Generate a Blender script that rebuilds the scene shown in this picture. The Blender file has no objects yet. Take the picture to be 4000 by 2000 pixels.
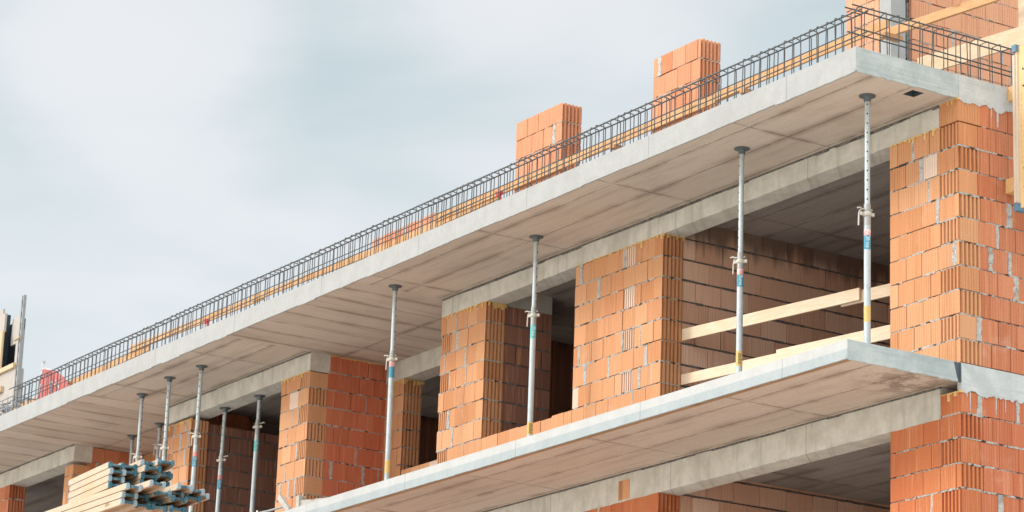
import bpy, math, random
from mathutils import Matrix, Vector, noise as mnoise

# ------------------------------------------------------------------ camera, world, sun, exposure
scene = bpy.context.scene
col = scene.collection
EXPOSURE = 1.0
scene.view_settings.view_transform = 'Standard'
scene.view_settings.look = 'None'
scene.view_settings.gamma = 1.0
scene.view_settings.use_curve_mapping = False
scene.view_settings.exposure = EXPOSURE

CAM = Vector((21.226, -18.603, -7.158))
yaw, roll, pitch = math.radians(57.807), math.radians(2.042), math.radians(16.173)
fwd = Vector((-math.sin(yaw)*math.cos(pitch), math.cos(yaw)*math.cos(pitch), math.sin(pitch)))
r0 = Vector((math.cos(yaw), math.sin(yaw), 0)); u0 = r0.cross(fwd)
rgt = r0*math.cos(roll) + u0*math.sin(roll)
upv = u0*math.cos(roll) - r0*math.sin(roll)
cd = bpy.data.cameras.new('camera'); cam = bpy.data.objects.new('camera', cd); col.objects.link(cam)
cam.matrix_world = Matrix(((rgt.x, upv.x, -fwd.x, CAM.x), (rgt.y, upv.y, -fwd.y, CAM.y), (rgt.z, upv.z, -fwd.z, CAM.z), (0, 0, 0, 1)))
cd.sensor_fit = 'HORIZONTAL'; cd.sensor_width = 36.0; cd.lens = 11451.1/4000*36.0
cd.clip_start = 0.5; cd.clip_end = 3000
cd.dof.use_dof = True; cd.dof.focus_distance = 31.0; cd.dof.aperture_fstop = 5.0
scene.camera = cam

SUN_EL, SUN_AZ = 30.0, 207.0      # azimuth: degrees, clockwise from +Y (the sun stands front-left of the facade)
sun_dir = Vector((math.sin(math.radians(SUN_AZ))*math.cos(math.radians(SUN_EL)), math.cos(math.radians(SUN_AZ))*math.cos(math.radians(SUN_EL)), math.sin(math.radians(SUN_EL))))
sl = bpy.data.lights.new('sun', 'SUN'); sl.energy = 1.1; sl.angle = math.radians(16); sl.color = (1.0, 0.94, 0.86)
so = bpy.data.objects.new('sun', sl); col.objects.link(so)
so.rotation_euler = sun_dir.to_track_quat('Z', 'Y').to_euler()
so.location = (0, -40, 40)

world = bpy.data.worlds.new('World'); scene.world = world; world.use_nodes = True
wt = world.node_tree; wt.nodes.clear()
def wn(t, **k):
    n = wt.nodes.new(t)
    for a, b in k.items(): setattr(n, a, b)
    return n
w_out = wn('ShaderNodeOutputWorld'); w_bg = wn('ShaderNodeBackground')
w_sky = wn('ShaderNodeTexSky', sky_type='NISHITA', sun_disc=False, sun_elevation=math.radians(SUN_EL), sun_rotation=math.radians(SUN_AZ))
w_tc = wn('ShaderNodeTexCoord')
w_map = wn('ShaderNodeMapping'); w_map.inputs['Scale'].default_value = (6.0, 6.0, 17.0); w_map.inputs['Location'].default_value = (0.35, 0.2, 0.55)
w_n1 = wn('ShaderNodeTexNoise'); w_n1.inputs['Scale'].default_value = 1.0; w_n1.inputs['Detail'].default_value = 5.0; w_n1.inputs['Roughness'].default_value = 0.46
w_n1.inputs['Distortion'].default_value = 0.25
w_ramp = wn('ShaderNodeValToRGB')
w_ramp.color_ramp.interpolation = 'B_SPLINE'
K = 2.0**(-EXPOSURE)
def kc(r, g, b): return (r*K, g*K, b*K, 1)
w_ramp.color_ramp.elements[0].position = 0.33; w_ramp.color_ramp.elements[0].color = kc(.50, .58, .578)
w_ramp.color_ramp.elements[1].position = 0.68; w_ramp.color_ramp.elements[1].color = kc(.77, .765, .755)
e = w_ramp.color_ramp.elements.new(0.5); e.color = kc(.60, .655, .65)
w_sk = wn('ShaderNodeMix', data_type='RGBA', blend_type='ADD')
w_sk.inputs[0].default_value = 0.018
wt.links.new(w_tc.outputs['Generated'], w_map.inputs['Vector'])
wt.links.new(w_map.outputs['Vector'], w_n1.inputs['Vector'])
# the bright break in the cloud cover, a fixed direction in the sky
w_dot = wn('ShaderNodeVectorMath', operation='DOT_PRODUCT')
w_dot.inputs[1].default_value = (0, 0, 1)
w_mr = wn('ShaderNodeMapRange', interpolation_type='SMOOTHSTEP')
w_add = wn('ShaderNodeMath', operation='ADD')
wt.links.new(w_tc.outputs['Generated'], w_dot.inputs[0])
wt.links.new(w_dot.outputs['Value'], w_mr.inputs['Value'])
wt.links.new(w_n1.outputs['Fac'], w_add.inputs[0]); wt.links.new(w_mr.outputs['Result'], w_add.inputs[1])
w_low = wn('ShaderNodeMapRange', interpolation_type='SMOOTHSTEP'); w_a2 = wn('ShaderNodeMath', operation='ADD'); w_a3 = wn('ShaderNodeMath', operation='ADD')
w_sz = wn('ShaderNodeSeparateXYZ'); wt.links.new(w_tc.outputs['Generated'], w_sz.inputs[0])
for i, v in enumerate((0.29, 0.21, 0.0, 0.17)): w_low.inputs[1+i].default_value = v
wt.links.new(w_sz.outputs[2], w_low.inputs[0])
w_d2 = wn('ShaderNodeVectorMath', operation='DOT_PRODUCT'); w_d2.inputs[1].default_value = (fwd*11451.1 + rgt*(2250-2000) - upv*(-150-1000)).normalized()
w_m2 = wn('ShaderNodeMapRange', interpolation_type='SMOOTHSTEP'); wt.links.new(w_tc.outputs['Generated'], w_d2.inputs[0]); wt.links.new(w_d2.outputs['Value'], w_m2.inputs[0])
for i, v in enumerate((math.cos(math.radians(4.0)), 1.0, 0.0, 0.14)): w_m2.inputs[1+i].default_value = v
wt.links.new(w_add.outputs[0], w_a2.inputs[0]); wt.links.new(w_low.outputs[0], w_a2.inputs[1])
wt.links.new(w_a2.outputs[0], w_a3.inputs[0]); wt.links.new(w_m2.outputs[0], w_a3.inputs[1])
wt.links.new(w_a3.outputs[0], w_ramp.inputs['Fac'])
wt.links.new(w_ramp.outputs['Color'], w_sk.inputs[6]); wt.links.new(w_sky.outputs['Color'], w_sk.inputs[7])
# added fill light: sky brightened overhead and on the camera side, behind the view
w_sep = wn('ShaderNodeSeparateXYZ'); wt.links.new(w_tc.outputs['Generated'], w_sep.inputs[0])
w_zen = wn('ShaderNodeMapRange', interpolation_type='SMOOTHSTEP')
for i, v in enumerate((0.42, 0.95, 0.0, 2.1)): w_zen.inputs[1+i].default_value = v
wt.links.new(w_sep.outputs[2], w_zen.inputs[0])
w_back = wn('ShaderNodeVectorMath', operation='DOT_PRODUCT'); w_back.inputs[1].default_value = Vector((0.38, -0.82, 0.43)).normalized()
wt.links.new(w_tc.outputs['Generated'], w_back.inputs[0])
w_fill = wn('ShaderNodeMapRange', interpolation_type='SMOOTHSTEP')
for i, v in enumerate((0.0, 1.0, 1.0, 2.3)): w_fill.inputs[1+i].default_value = v
wt.links.new(w_back.outputs['Value'], w_fill.inputs[0])
w_sum = wn('ShaderNodeMath', operation='ADD'); wt.links.new(w_zen.outputs[0], w_sum.inputs[0]); wt.links.new(w_fill.outputs[0], w_sum.inputs[1])
wt.links.new(w_sum.outputs[0], w_bg.inputs['Strength'])
wt.links.new(w_sk.outputs[2], w_bg.inputs['Color'])
wt.links.new(w_bg.outputs['Background'], w_out.inputs['Surface'])
BREAK = (fwd*11451.1 + rgt*(620-2000) - upv*(230-1000)).normalized()
w_dot.inputs[1].default_value = BREAK
w_mr.inputs['From Min'].default_value = math.cos(math.radians(3.5)); w_mr.inputs['From Max'].default_value = 1.0
w_mr.inputs['To Min'].default_value = 0.0; w_mr.inputs['To Max'].default_value = 0.27

# ------------------------------------------------------------------ helpers
rng = random.Random(7)
def R(a, b): return rng.uniform(a, b)

def tag(o, label=None, cat=None, group=None, kind=None):
    if label: o['label'] = label
    if cat: o['category'] = cat
    if group: o['group'] = group
    if kind: o['kind'] = kind
    return o

def empty(name, loc, label=None, cat=None, group=None):
    o = bpy.data.objects.new(name, None); col.objects.link(o); o.location = loc
    o.empty_display_size = 0.2
    return tag(o, label, cat, group)

def root_loc(p):
    v = Vector((0, 0, 0))
    while p is not None:
        v += p.location; p = p.parent
    return v

class MB:
    def __init__(s): s.v = []; s.f = []; s.m = []; s.sm = []
    def face(s, pts, mi=0, smooth=False):
        i = len(s.v); s.v += [tuple(p) for p in pts]; s.f.append(list(range(i, i+len(pts)))); s.m.append(mi); s.sm.append(smooth)
    def solid(s, pts, faces, mi=0, smooth=False):
        i = len(s.v); s.v += [tuple(p) for p in pts]
        for f in faces: s.f.append([i+k for k in f]); s.m.append(mi); s.sm.append(smooth)
    def box(s, x0, x1, y0, y1, z0, z1, mi=0):
        s.solid([(x0,y0,z0),(x1,y0,z0),(x1,y1,z0),(x0,y1,z0),(x0,y0,z1),(x1,y0,z1),(x1,y1,z1),(x0,y1,z1)],
                [(0,3,2,1),(4,5,6,7),(0,1,5,4),(1,2,6,5),(2,3,7,6),(3,0,4,7)], mi)
    def obox(s, c, ax, ay, az, mi=0):
        c, ax, ay, az = map(Vector, (c, ax, ay, az))
        P = [c-ax-ay-az, c+ax-ay-az, c+ax+ay-az, c-ax+ay-az, c-ax-ay+az, c+ax-ay+az, c+ax+ay+az, c-ax+ay+az]
        s.solid(P, [(0,3,2,1),(4,5,6,7),(0,1,5,4),(1,2,6,5),(2,3,7,6),(3,0,4,7)], mi)
    def prism(s, poly, z0, z1, mi=0):
        n = len(poly)
        s.solid([(x,y,z0) for x,y in poly]+[(x,y,z1) for x,y in poly],
                [tuple(range(n-1,-1,-1)), tuple(range(n,2*n))]+[(i,(i+1)%n,n+(i+1)%n,n+i) for i in range(n)], mi)
    def tube(s, pts, r, n=8, mi=0, closed=False, caps=True):
        pts = [Vector(p) for p in pts]; N = len(pts); rings = []
        for i, p in enumerate(pts):
            if closed: t = pts[(i+1)%N]-pts[i-1]
            elif i == 0: t = pts[1]-pts[0]
            elif i == N-1: t = pts[-1]-pts[-2]
            else: t = (pts[i+1]-p).normalized()+(p-pts[i-1]).normalized()
            t.normalize()
            a = Vector((0,0,1)) if abs(t.z) < 0.9 else Vector((1,0,0))
            if rings:
                a = pa - t*pa.dot(t)
                if a.length < 1e-4: a = Vector((0.3,0.5,0.8))
            x = (a - t*a.dot(t)).normalized(); y = t.cross(x); pa = x
            rr = r[i] if isinstance(r, (list, tuple)) else r
            rings.append([p + x*math.cos(2*math.pi*k/n)*rr + y*math.sin(2*math.pi*k/n)*rr for k in range(n)])
        V = [q for ring in rings for q in ring]; F = []
        for i in range(N if closed else N-1):
            j = (i+1) % N
            for k in range(n): F.append((i*n+k, i*n+(k+1)%n, j*n+(k+1)%n, j*n+k))
        s.solid(V, F, mi, True)
        if caps and not closed:
            s.solid(rings[0], [tuple(range(n-1,-1,-1))], mi); s.solid(rings[-1], [tuple(range(n))], mi)
    def build(s, name, mats, parent=None):
        off = root_loc(parent) if parent is not None else Vector((0,0,0))
        me = bpy.data.meshes.new(name)
        me.from_pydata([(x-off.x, y-off.y, z-off.z) for x,y,z in s.v], [], s.f)
        if not isinstance(mats, (list, tuple)): mats = [mats]
        for m in mats: me.materials.append(m)
        me.polygons.foreach_set('material_index', s.m); me.polygons.foreach_set('use_smooth', s.sm)
        me.update()
        o = bpy.data.objects.new(name, me); col.objects.link(o)
        if parent is not None: o.parent = parent
        return o

# ------------------------------------------------------------------ materials
class NT:
    def __init__(s, name, rough=0.8, metal=0.0):
        s.m = bpy.data.materials.new(name); s.m.use_nodes = True; s.t = s.m.node_tree
        s.b = s.t.nodes['Principled BSDF']; s.b.inputs['Roughness'].default_value = rough; s.b.inputs['Metallic'].default_value = metal
        s.b.inputs['Specular IOR Level'].default_value = 0.35
        s.geo = s.t.nodes.new('ShaderNodeNewGeometry')
    def n(s, t, **k):
        x = s.t.nodes.new(t)
        for a, b in k.items(): setattr(x, a, b)
        return x
    def L(s, a, b): s.t.links.new(a, b)
    def _set(s, sock, v):
        if hasattr(v, 'links') or hasattr(v, 'is_linked'): s.L(v, sock)
        else: sock.default_value = v
    def math(s, op, a, b=0.0, c=0.0, clamp=False):
        x = s.n('ShaderNodeMath', operation=op, use_clamp=clamp)
        for i, v in enumerate((a, b, c)): s._set(x.inputs[i], v)
        return x.outputs[0]
    def sep(s, v=None):
        x = s.n('ShaderNodeSeparateXYZ'); s.L(v if v is not None else s.geo.outputs['Position'], x.inputs[0]); return x.outputs
    def comb(s, x, y, z):
        c = s.n('ShaderNodeCombineXYZ')
        for i, v in enumerate((x, y, z)): s._set(c.inputs[i], v)
        return c.outputs[0]
    def scaled(s, sx, sy, sz, loc=(0,0,0)):
        x = s.n('ShaderNodeMapping'); x.inputs['Scale'].default_value = (sx, sy, sz); x.inputs['Location'].default_value = loc
        s.L(s.geo.outputs['Position'], x.inputs['Vector']); return x.outputs[0]
    def noise(s, scale=1.0, detail=3.0, rough=0.5, vec=None, dist=0.0):
        x = s.n('ShaderNodeTexNoise'); x.inputs['Scale'].default_value = scale; x.inputs['Detail'].default_value = detail
        x.inputs['Roughness'].default_value = rough; x.inputs['Distortion'].default_value = dist
        s.L(vec if vec is not None else s.geo.outputs['Position'], x.inputs['Vector']); return x.outputs['Fac']
    def vor(s, scale, vec=None):
        x = s.n('ShaderNodeTexVoronoi'); x.inputs['Scale'].default_value = scale
        s.L(vec if vec is not None else s.geo.outputs['Position'], x.inputs['Vector']); return x.outputs['Distance']
    def ramp(s, f, stops):
        x = s.n('ShaderNodeValToRGB'); cr = x.color_ramp
        while len(cr.elements) > 1: cr.elements.remove(cr.elements[-1])
        for i, (p, c) in enumerate(stops):
            el = cr.elements[0] if i == 0 else cr.elements.new(p)
            el.position = p; el.color = (c[0], c[1], c[2], 1) if isinstance(c, (tuple, list)) else (c, c, c, 1)
        s.L(f, x.inputs['Fac']); return x.outputs['Color']
    def mix(s, f, a, b, mode='MIX'):
        x = s.n('ShaderNodeMix', data_type='RGBA', blend_type=mode)
        s._set(x.inputs[0], f)
        for i, v in ((6, a), (7, b)): s._set(x.inputs[i], (v[0], v[1], v[2], 1) if isinstance(v, (tuple, list)) else v)
        return x.outputs[2]
    def rng(s, f, a, b, c=0.0, d=1.0, smooth=True):
        x = s.n('ShaderNodeMapRange', interpolation_type='SMOOTHSTEP' if smooth else 'LINEAR')
        s._set(x.inputs[0], f)
        for i, v in enumerate((a, b, c, d)): x.inputs[1+i].default_value = v
        return x.outputs[0]
    def color(s, c): s._set(s.b.inputs['Base Color'], (c[0], c[1], c[2], 1) if isinstance(c, (tuple, list)) else c); return s
    def bump(s, h, strength=0.5, dist=0.01):
        x = s.n('ShaderNodeBump'); x.inputs['Strength'].default_value = strength; x.inputs['Distance'].default_value = dist
        s.L(h, x.inputs['Height']); s.L(x.outputs[0], s.b.inputs['Normal']); return s

def brick_mat(name, cols, pale=0.35, stain=None, groove=.36):
    t = NT(name, 0.85)
    P = t.sep(); X, Y, Z = P[0], P[1], P[2]
    isl = t.geo.outputs['Random Per Island']
    along = t.math('ADD', X, Y)
    base = t.ramp(isl, [(i/(len(cols)-1), c) for i, c in enumerate(cols)])
    shift = t.math('MULTIPLY', isl, 37.0)
    a2 = t.math('ADD', along, shift)
    # burnt and pale vertical extrusion streaks, each block its own
    st = t.noise(1.0, 2.0, 0.6, t.comb(t.math('MULTIPLY', a2, 26.0), shift, t.math('MULTIPLY', Z, 0.9)))
    base = t.mix(t.rng(st, .50, .78, 0, .55), base, (.66, .33, .19))
    base = t.mix(t.rng(st, .44, .22, 0, .32), base, (.36, .105, .04))
    # combed grooves of the extruded face
    gr = t.math('PINGPONG', t.math('ADD', t.math('MULTIPLY', along, 29.0), t.math('MULTIPLY', t.noise(1.0, 1.0, .5, t.comb(t.math('MULTIPLY', along, 11.0), shift, 0.0)), 1.3)), 0.5)
    grm = t.rng(gr, .13, .0, 0, 1)
    sel = t.rng(t.math('FRACT', t.math('MULTIPLY', isl, 7.31)), .35, .5, .12, 1.0)
    base = t.mix(t.math('MULTIPLY', t.math('MULTIPLY', grm, sel), groove), base, (.26, .08, .035))
    # chalky bloom and mortar dust
    bl = t.noise(2.6, 5.0, 0.62)
    base = t.mix(t.rng(bl, .56, .80, 0, pale), base, (.70, .52, .42))
    fine = t.noise(70.0, 2.0, 0.6)
    base = t.mix(.25, base, t.mix(t.rng(fine, .3, .7), (.2, .07, .03), (.8, .42, .24)), 'SOFT_LIGHT')
    chip = t.noise(24.0, 3.0, 0.7)
    base = t.mix(t.rng(chip, .70, .76, 0, .55), base, (.62, .50, .43))
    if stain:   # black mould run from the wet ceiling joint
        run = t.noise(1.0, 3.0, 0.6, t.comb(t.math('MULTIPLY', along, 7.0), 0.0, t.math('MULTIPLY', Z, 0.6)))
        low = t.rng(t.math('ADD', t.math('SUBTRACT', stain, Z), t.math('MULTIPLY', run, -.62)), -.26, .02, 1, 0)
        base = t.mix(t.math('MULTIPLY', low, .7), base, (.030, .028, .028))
    t.color(base)
    h = t.math('ADD', t.math('MULTIPLY', grm, t.math('MULTIPLY', sel, -1.0)), t.math('MULTIPLY', fine, .35))
    t.bump(h, .6, .006)
    return t.m

BR_COLS = [(0.535,0.272,0.136), (0.586,0.322,0.176), (0.505,0.241,0.111), (0.606,0.353,0.202), (0.545,0.287,0.146), (0.576,0.307,0.166), (0.495,0.230,0.106), (0.566,0.303,0.156), (0.606,0.343,0.192)]
M = {}
M['brick'] = brick_mat('fired clay block', BR_COLS, .30)
M['brick_deep'] = brick_mat('shade deepened clay block', [(.47,.155,.062), (.51,.185,.075), (.45,.14,.055), (.52,.20,.085)], .18)  # clay block deepened in colour for the shade under the lower slab
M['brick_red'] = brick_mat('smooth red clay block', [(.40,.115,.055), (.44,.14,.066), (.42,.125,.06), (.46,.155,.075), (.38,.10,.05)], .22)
M['brick_mid'] = brick_mat('shade side clay block', [(.44,.16,.078), (.50,.20,.105), (.47,.175,.085), (.53,.225,.125), (.42,.145,.068), (.51,.195,.10)], .38)  # clay block with the weaker light of side faces put into its colour
M['brick_lowred'] = brick_mat('lower red clay block', [(.43,.135,.065), (.48,.16,.08), (.45,.145,.07), (.50,.175,.09)], .3)  # redder tone for the lower right hand wall
M['brick_red2'] = brick_mat('shaded red clay block', [(.51,.155,.085), (.55,.18,.10), (.48,.14,.072), (.56,.195,.11)], .25)  # clay block darkened and reddened to paint in the recess shade
M['brick_white'] = brick_mat('chalky pale clay block', [(.66,.52,.43), (.72,.58,.49), (.62,.46,.36), (.70,.54,.44)], .5)
M['brick_pale'] = brick_mat('pale clay block', [(.54,.245,.135), (.58,.285,.165), (.50,.21,.11), (.60,.30,.18), (.55,.25,.14), (.47,.19,.095)], .30)
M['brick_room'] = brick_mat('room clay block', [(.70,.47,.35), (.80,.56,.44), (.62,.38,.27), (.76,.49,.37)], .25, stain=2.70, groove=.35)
M['brick_room_shade'] = brick_mat('shade toned room block', [(.22,.12,.09), (.27,.14,.10), (.19,.10,.075)], .1, stain=2.9)  # room block darkened, the unlit interior is painted into the colour
M['brick_peach'] = brick_mat('dry peach clay block', [(.64,.33,.20), (.68,.37,.235), (.62,.31,.185), (.66,.34,.21)], .3)

def mortar_mat(name, a, b, dark):
    t = NT(name, 0.95)
    n1 = t.noise(9.0, 4.0, .6); n2 = t.noise(45.0, 2.0)
    c = t.mix(t.rng(n2, .35, .65), a, b)
    c = t.mix(t.rng(n1, .52, .60, 0, dark), c, (.03, .02, .015))
    t.color(c); t.bump(n2, .8, .01)
    return t.m
M['mortar'] = mortar_mat('mortar', (.30,.275,.25), (.46,.43,.395), .95)
M['smear'] = mortar_mat('smeared joint mortar', (.34,.325,.305), (.47,.45,.42), .3)
M['mortar_tan'] = mortar_mat('tan thin bed mortar', (.30,.22,.17), (.42,.33,.27), .8)
M['grout'] = mortar_mat('weathered grout', (.10,.09,.08), (.20,.18,.16), .4)
M['mortar_dark'] = mortar_mat('dark joint', (.10,.09,.085), (.19,.165,.15), .4)

def concrete_mat(name, c0, c1, stain, streak='v', pit=True):
    t = NT(name, 0.9)
    big = t.noise(.9, 4.0, .6); mid = t.noise(4.5, 5.0, .62); fine = t.noise(60.0, 3.0, .6)
    P = t.sep(); along = t.math('ADD', P[0], P[1])
    if streak == 'v': sv = t.comb(t.math('MULTIPLY', along, 9.0), 0.0, t.math('MULTIPLY', P[2], 1.4))
    else: sv = t.comb(t.math('MULTIPLY', along, .8), 0.0, t.math('MULTIPLY', P[2], 26.0))
    stv = t.noise(1.0, 4.0, .6, sv)
    c = t.mix(t.rng(mid, .32, .68), c0, c1)
    c = t.mix(t.rng(stv, .50, .72, 0, .5), c, stain)
    c = t.mix(t.rng(big, .52, .72, 0, .45), c, stain)
    c = t.mix(.16, c, t.mix(t.rng(fine, .3, .7), (.25,.25,.25), (.75,.75,.75)), 'SOFT_LIGHT')
    if streak == 'v':      # butt joints of the edge shuttering and thin drip runs
        jt = t.math('PINGPONG', t.math('ADD', along, t.math('MULTIPLY', t.noise(3.0, 2.0), .02)), 1.21)
        c = t.mix(t.math('MULTIPLY', t.rng(jt, .014, .004), .5), c, tuple(x*.55 for x in stain))
        tone = t.noise(1.0, 0.0, .5, t.comb(t.math('FLOOR', t.math('DIVIDE', along, 2.42)), 0.0, 0.0))
        c = t.mix(t.rng(tone, .35, .65, 0, .45), c, stain)
        run = t.noise(1.0, 2.0, .7, t.comb(t.math('MULTIPLY', along, 24.0), 0.0, t.math('MULTIPLY', P[2], 1.0)))
        c = t.mix(t.rng(run, .66, .74, 0, .35), c, tuple(x*.7 for x in stain))
    if pit:
        v = t.vor(14.0)
        c = t.mix(t.math('MULTIPLY', t.rng(v, .075, .035), t.rng(mid, .48, .56)), c, (.10,.09,.08))
    t.color(c)
    t.bump(t.math('ADD', t.math('MULTIPLY', mid, .6), t.math('ADD', t.math('MULTIPLY', stv, .5), t.math('MULTIPLY', fine, .2))), .55, .012)
    return t.m
M['edge'] = concrete_mat('pale slab edge concrete', (.335,.33,.322), (.375,.37,.362), (.29,.283,.272))
M['edge_side'] = concrete_mat('board marked concrete', (.35,.385,.38), (.45,.475,.465), (.25,.28,.28), streak='h')
M['band'] = concrete_mat('trowelled concrete', (.41,.42,.415), (.51,.515,.505), (.36,.37,.365), streak='h')
M['beam'] = concrete_mat('cast lintel concrete', (.53,.50,.44), (.68,.65,.595), (.34,.315,.27))
M['plain'] = concrete_mat('plain concrete', (.40,.38,.35), (.50,.48,.45), (.30,.28,.26))
M['wet'] = concrete_mat('sealing coat and hole shade', (.06,.075,.09), (.09,.11,.13), (.05,.06,.07), pit=False)  # coat of the sealing patch, also painted shade inside the soffit hole

def soffit_mat(name, c0, c1, dark, xs, ys, cross=True, x0=-2.03, ylist=(-1.09, -.58, -.07)):
    """Concrete cast against 2.5 x 0.5 m shuttering boards: thin fins where boards met, grain along the boards."""
    t = NT(name, 0.9)
    P = t.sep(); X, Y = P[0], P[1]
    # bays whose boards run along Y
    turn = t.math('MAXIMUM', t.math('MULTIPLY', t.math('GREATER_THAN', X, -13.45), t.math('LESS_THAN', X, -9.93)),
                  t.math('MULTIPLY', t.math('GREATER_THAN', X, -24.0), t.math('LESS_THAN', X, -17.84)))
    A = t.math('ADD', t.math('MULTIPLY', X, t.math('SUBTRACT', 1.0, turn)), t.math('MULTIPLY', Y, turn))   # along grain
    B = t.math('ADD', t.math('MULTIPLY', Y, t.math('SUBTRACT', 1.0, turn)), t.math('MULTIPLY', X, turn))   # across grain
    wob = t.math('MULTIPLY', t.math('SUBTRACT', t.noise(1.6, 3.0), .5), .035)
    db = t.math('PINGPONG', t.math('ADD', t.math('ADD', B, 1.09), t.math('ADD', wob, 20.4)), .255)          # distance to the long seams, 0.51 apart
    da = t.math('PINGPONG', t.math('ADD', t.math('ADD', A, 2.03), t.math('ADD', wob, 50.0)), 1.25)
    mod = t.noise(1.1, 4.0, .6); mod2 = t.noise(5.0, 4.0, .7)
    sl = t.math('MULTIPLY', t.rng(db, .012, .003), t.rng(mod2, .36, .56, .25, 1))
    sl2 = t.math('MULTIPLY', t.rng(da, .014, .004), t.rng(mod2, .36, .56, .3, 1))
    seam = t.math('MAXIMUM', sl, sl2)
    halo = t.math('MULTIPLY', t.math('MAXIMUM', t.rng(db, .11, .0), t.rng(da, .10, .0)), t.rng(mod, .42, .60))
    board = t.noise(1.0, 0.0, .5, t.comb(t.math('FLOOR', t.math('DIVIDE', t.math('ADD', B, 21.49), .51)), t.math('FLOOR', t.math('DIVIDE', t.math('ADD', A, 52.03), 2.5)), 3.7))
    grain = t.noise(1.0, 5.0, .65, t.comb(t.math('MULTIPLY', A, 1.3), t.math('MULTIPLY', B, 26.0), 0.0))
    grain2 = t.noise(1.0, 4.0, .6, t.comb(t.math('MULTIPLY', A, .55), t.math('MULTIPLY', B, 6.0), 5.0))
    fine = t.noise(60.0, 3.0, .6)
    c = t.mix(t.rng(board, .35, .65), c0, c1)
    c = t.mix(t.rng(grain2, .47, .74, 0, .50), c, dark)
    c = t.mix(t.rng(grain, .50, .74, 0, .42), c, dark)
    c = t.mix(t.rng(mod, .54, .74, 0, .35), c, dark)
    sx = t.math('SUBTRACT', X, -.35); sy = t.math('SUBTRACT', Y, -.35)
    dist = t.math('SQRT', t.math('ADD', t.math('MULTIPLY', sx, sx), t.math('MULTIPLY', sy, sy)))
    wet = t.math('MULTIPLY', t.math('MULTIPLY', t.rng(dist, .75, .15), t.rng(mod2, .42, .56)), t.math('LESS_THAN', P[2], 1.0))
    c = t.mix(t.math('MULTIPLY', wet, .65), c, (.16,.105,.08))
    c = t.mix(t.math('MULTIPLY', halo, .55), c, (dark[0]*.75, dark[1]*.7, dark[2]*.68))
    c = t.mix(t.math('MULTIPLY', seam, .68), c, (.15,.11,.09))
    chip = t.noise(1.0, 2.0, .6, t.comb(t.math('MULTIPLY', A, 7.0), t.math('MULTIPLY', B, 22.0), 9.0))
    c = t.mix(t.rng(chip, .735, .77, 0, .7), c, (.13,.09,.075))
    c = t.mix(.3, c, t.mix(t.rng(fine, .3, .7), (.25,.25,.25), (.75,.75,.75)), 'SOFT_LIGHT')
    t.color(c)
    h = t.math('ADD', t.math('MULTIPLY', grain, .5), t.math('ADD', t.math('MULTIPLY', seam, 1.2), t.math('MULTIPLY', board, .3)))
    t.bump(h, .6, .012)
    return t.m
M['ceil'] = soffit_mat('shade toned ceiling concrete', (.30,.26,.235), (.35,.305,.28), (.17,.14,.125), 0, 0)  # soffit concrete darkened, room shade put into the colour
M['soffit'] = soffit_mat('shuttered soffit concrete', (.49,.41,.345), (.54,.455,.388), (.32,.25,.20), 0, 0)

def wood_mat(name, c0, c1, c2, axis=0, rough=.75):
    t = NT(name, rough)
    P = t.sep()
    o = [t.math('MULTIPLY', P[i], 2.0 if i == axis else 38.0) for i in range(3)]
    g = t.noise(1.0, 4.0, .6, t.comb(*o), .4)
    k = t.noise(1.0, 1.0, .5, t.comb(*[t.math('MULTIPLY', P[i], 3.0 if i == axis else 9.0) for i in range(3)]))
    big = t.noise(1.7, 3.0)
    isl = t.geo.outputs['Random Per Island']
    c = t.mix(t.rng(g, .35, .65), c0, c1)
    c = t.mix(t.rng(big, .5, .7, 0, .45), c, c2)
    c = t.mix(t.rng(k, .74, .80, 0, .7), c, (.22,.09,.03))
    c = t.mix(t.math('MULTIPLY', isl, .22), c, c2)
    t.color(c); t.bump(g, .3, .004)
    return t.m
M['board_m'] = wood_mat('pale broad plank', (.55,.39,.255), (.62,.46,.32), (.52,.34,.19))
M['board_o'] = wood_mat('orange toned guard board', (.47,.25,.11), (.55,.32,.155), (.42,.20,.08))
M['board'] = wood_mat('fresh spruce board', (.73,.56,.40), (.80,.65,.50), (.70,.50,.32))
M['board_cut'] = wood_mat('orange weathered board', (.42,.20,.085), (.48,.255,.115), (.36,.16,.065))
M['board_y'] = wood_mat('spruce block', (.62,.36,.14), (.70,.44,.20), (.60,.32,.11), 1)
M['flange'] = wood_mat('yellow coated flange wood', (.47,.36,.265), (.53,.42,.32), (.50,.32,.16))
M['web'] = wood_mat('brown web wood', (.32,.19,.10), (.40,.25,.14), (.30,.16,.08))
M['panel'] = wood_mat('formwork plywood', (.64,.42,.20), (.70,.48,.26), (.60,.37,.16), 2, .6)
M['panel_rim'] = wood_mat('worn panel rim', (.56,.44,.33), (.64,.53,.42), (.50,.37,.25), 2)
M['offcut'] = wood_mat('grey dusty offcut', (.38,.35,.31), (.46,.43,.39), (.34,.30,.27))

def paint(name, c, rough=.5, metal=0.0, wear=None, wf=.5):
    t = NT(name, rough, metal)
    n = t.noise(9.0, 4.0, .65); f = t.noise(55.0, 3.0, .6)
    w = wear or tuple(x*.6 for x in c)
    b = t.mix(t.rng(n, .48, .68, 0, wf), c, w)
    b = t.mix(t.rng(f, .62, .72, 0, .4), b, tuple(min(1, x*1.35+.03) for x in c))
    t.color(b); t.bump(f, .15, .003)
    return t.m
M['galv'] = paint('galvanised steel', (.43,.465,.47), .5, .3, (.31,.345,.355), .6)
M['galv_dark'] = paint('dark prop head steel', (.115,.135,.145), .6, .3, (.07,.08,.09))
M['zinc'] = paint('cast collar zinc', (.48,.44,.38), .6, .15, (.33,.29,.25))
M['thread'] = paint('worn thread steel', (.33,.33,.32), .5, .4)
M['rebar'] = paint('ribbed steel bar', (.085,.10,.105), .6, .35, (.17,.085,.05), .45)
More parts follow.
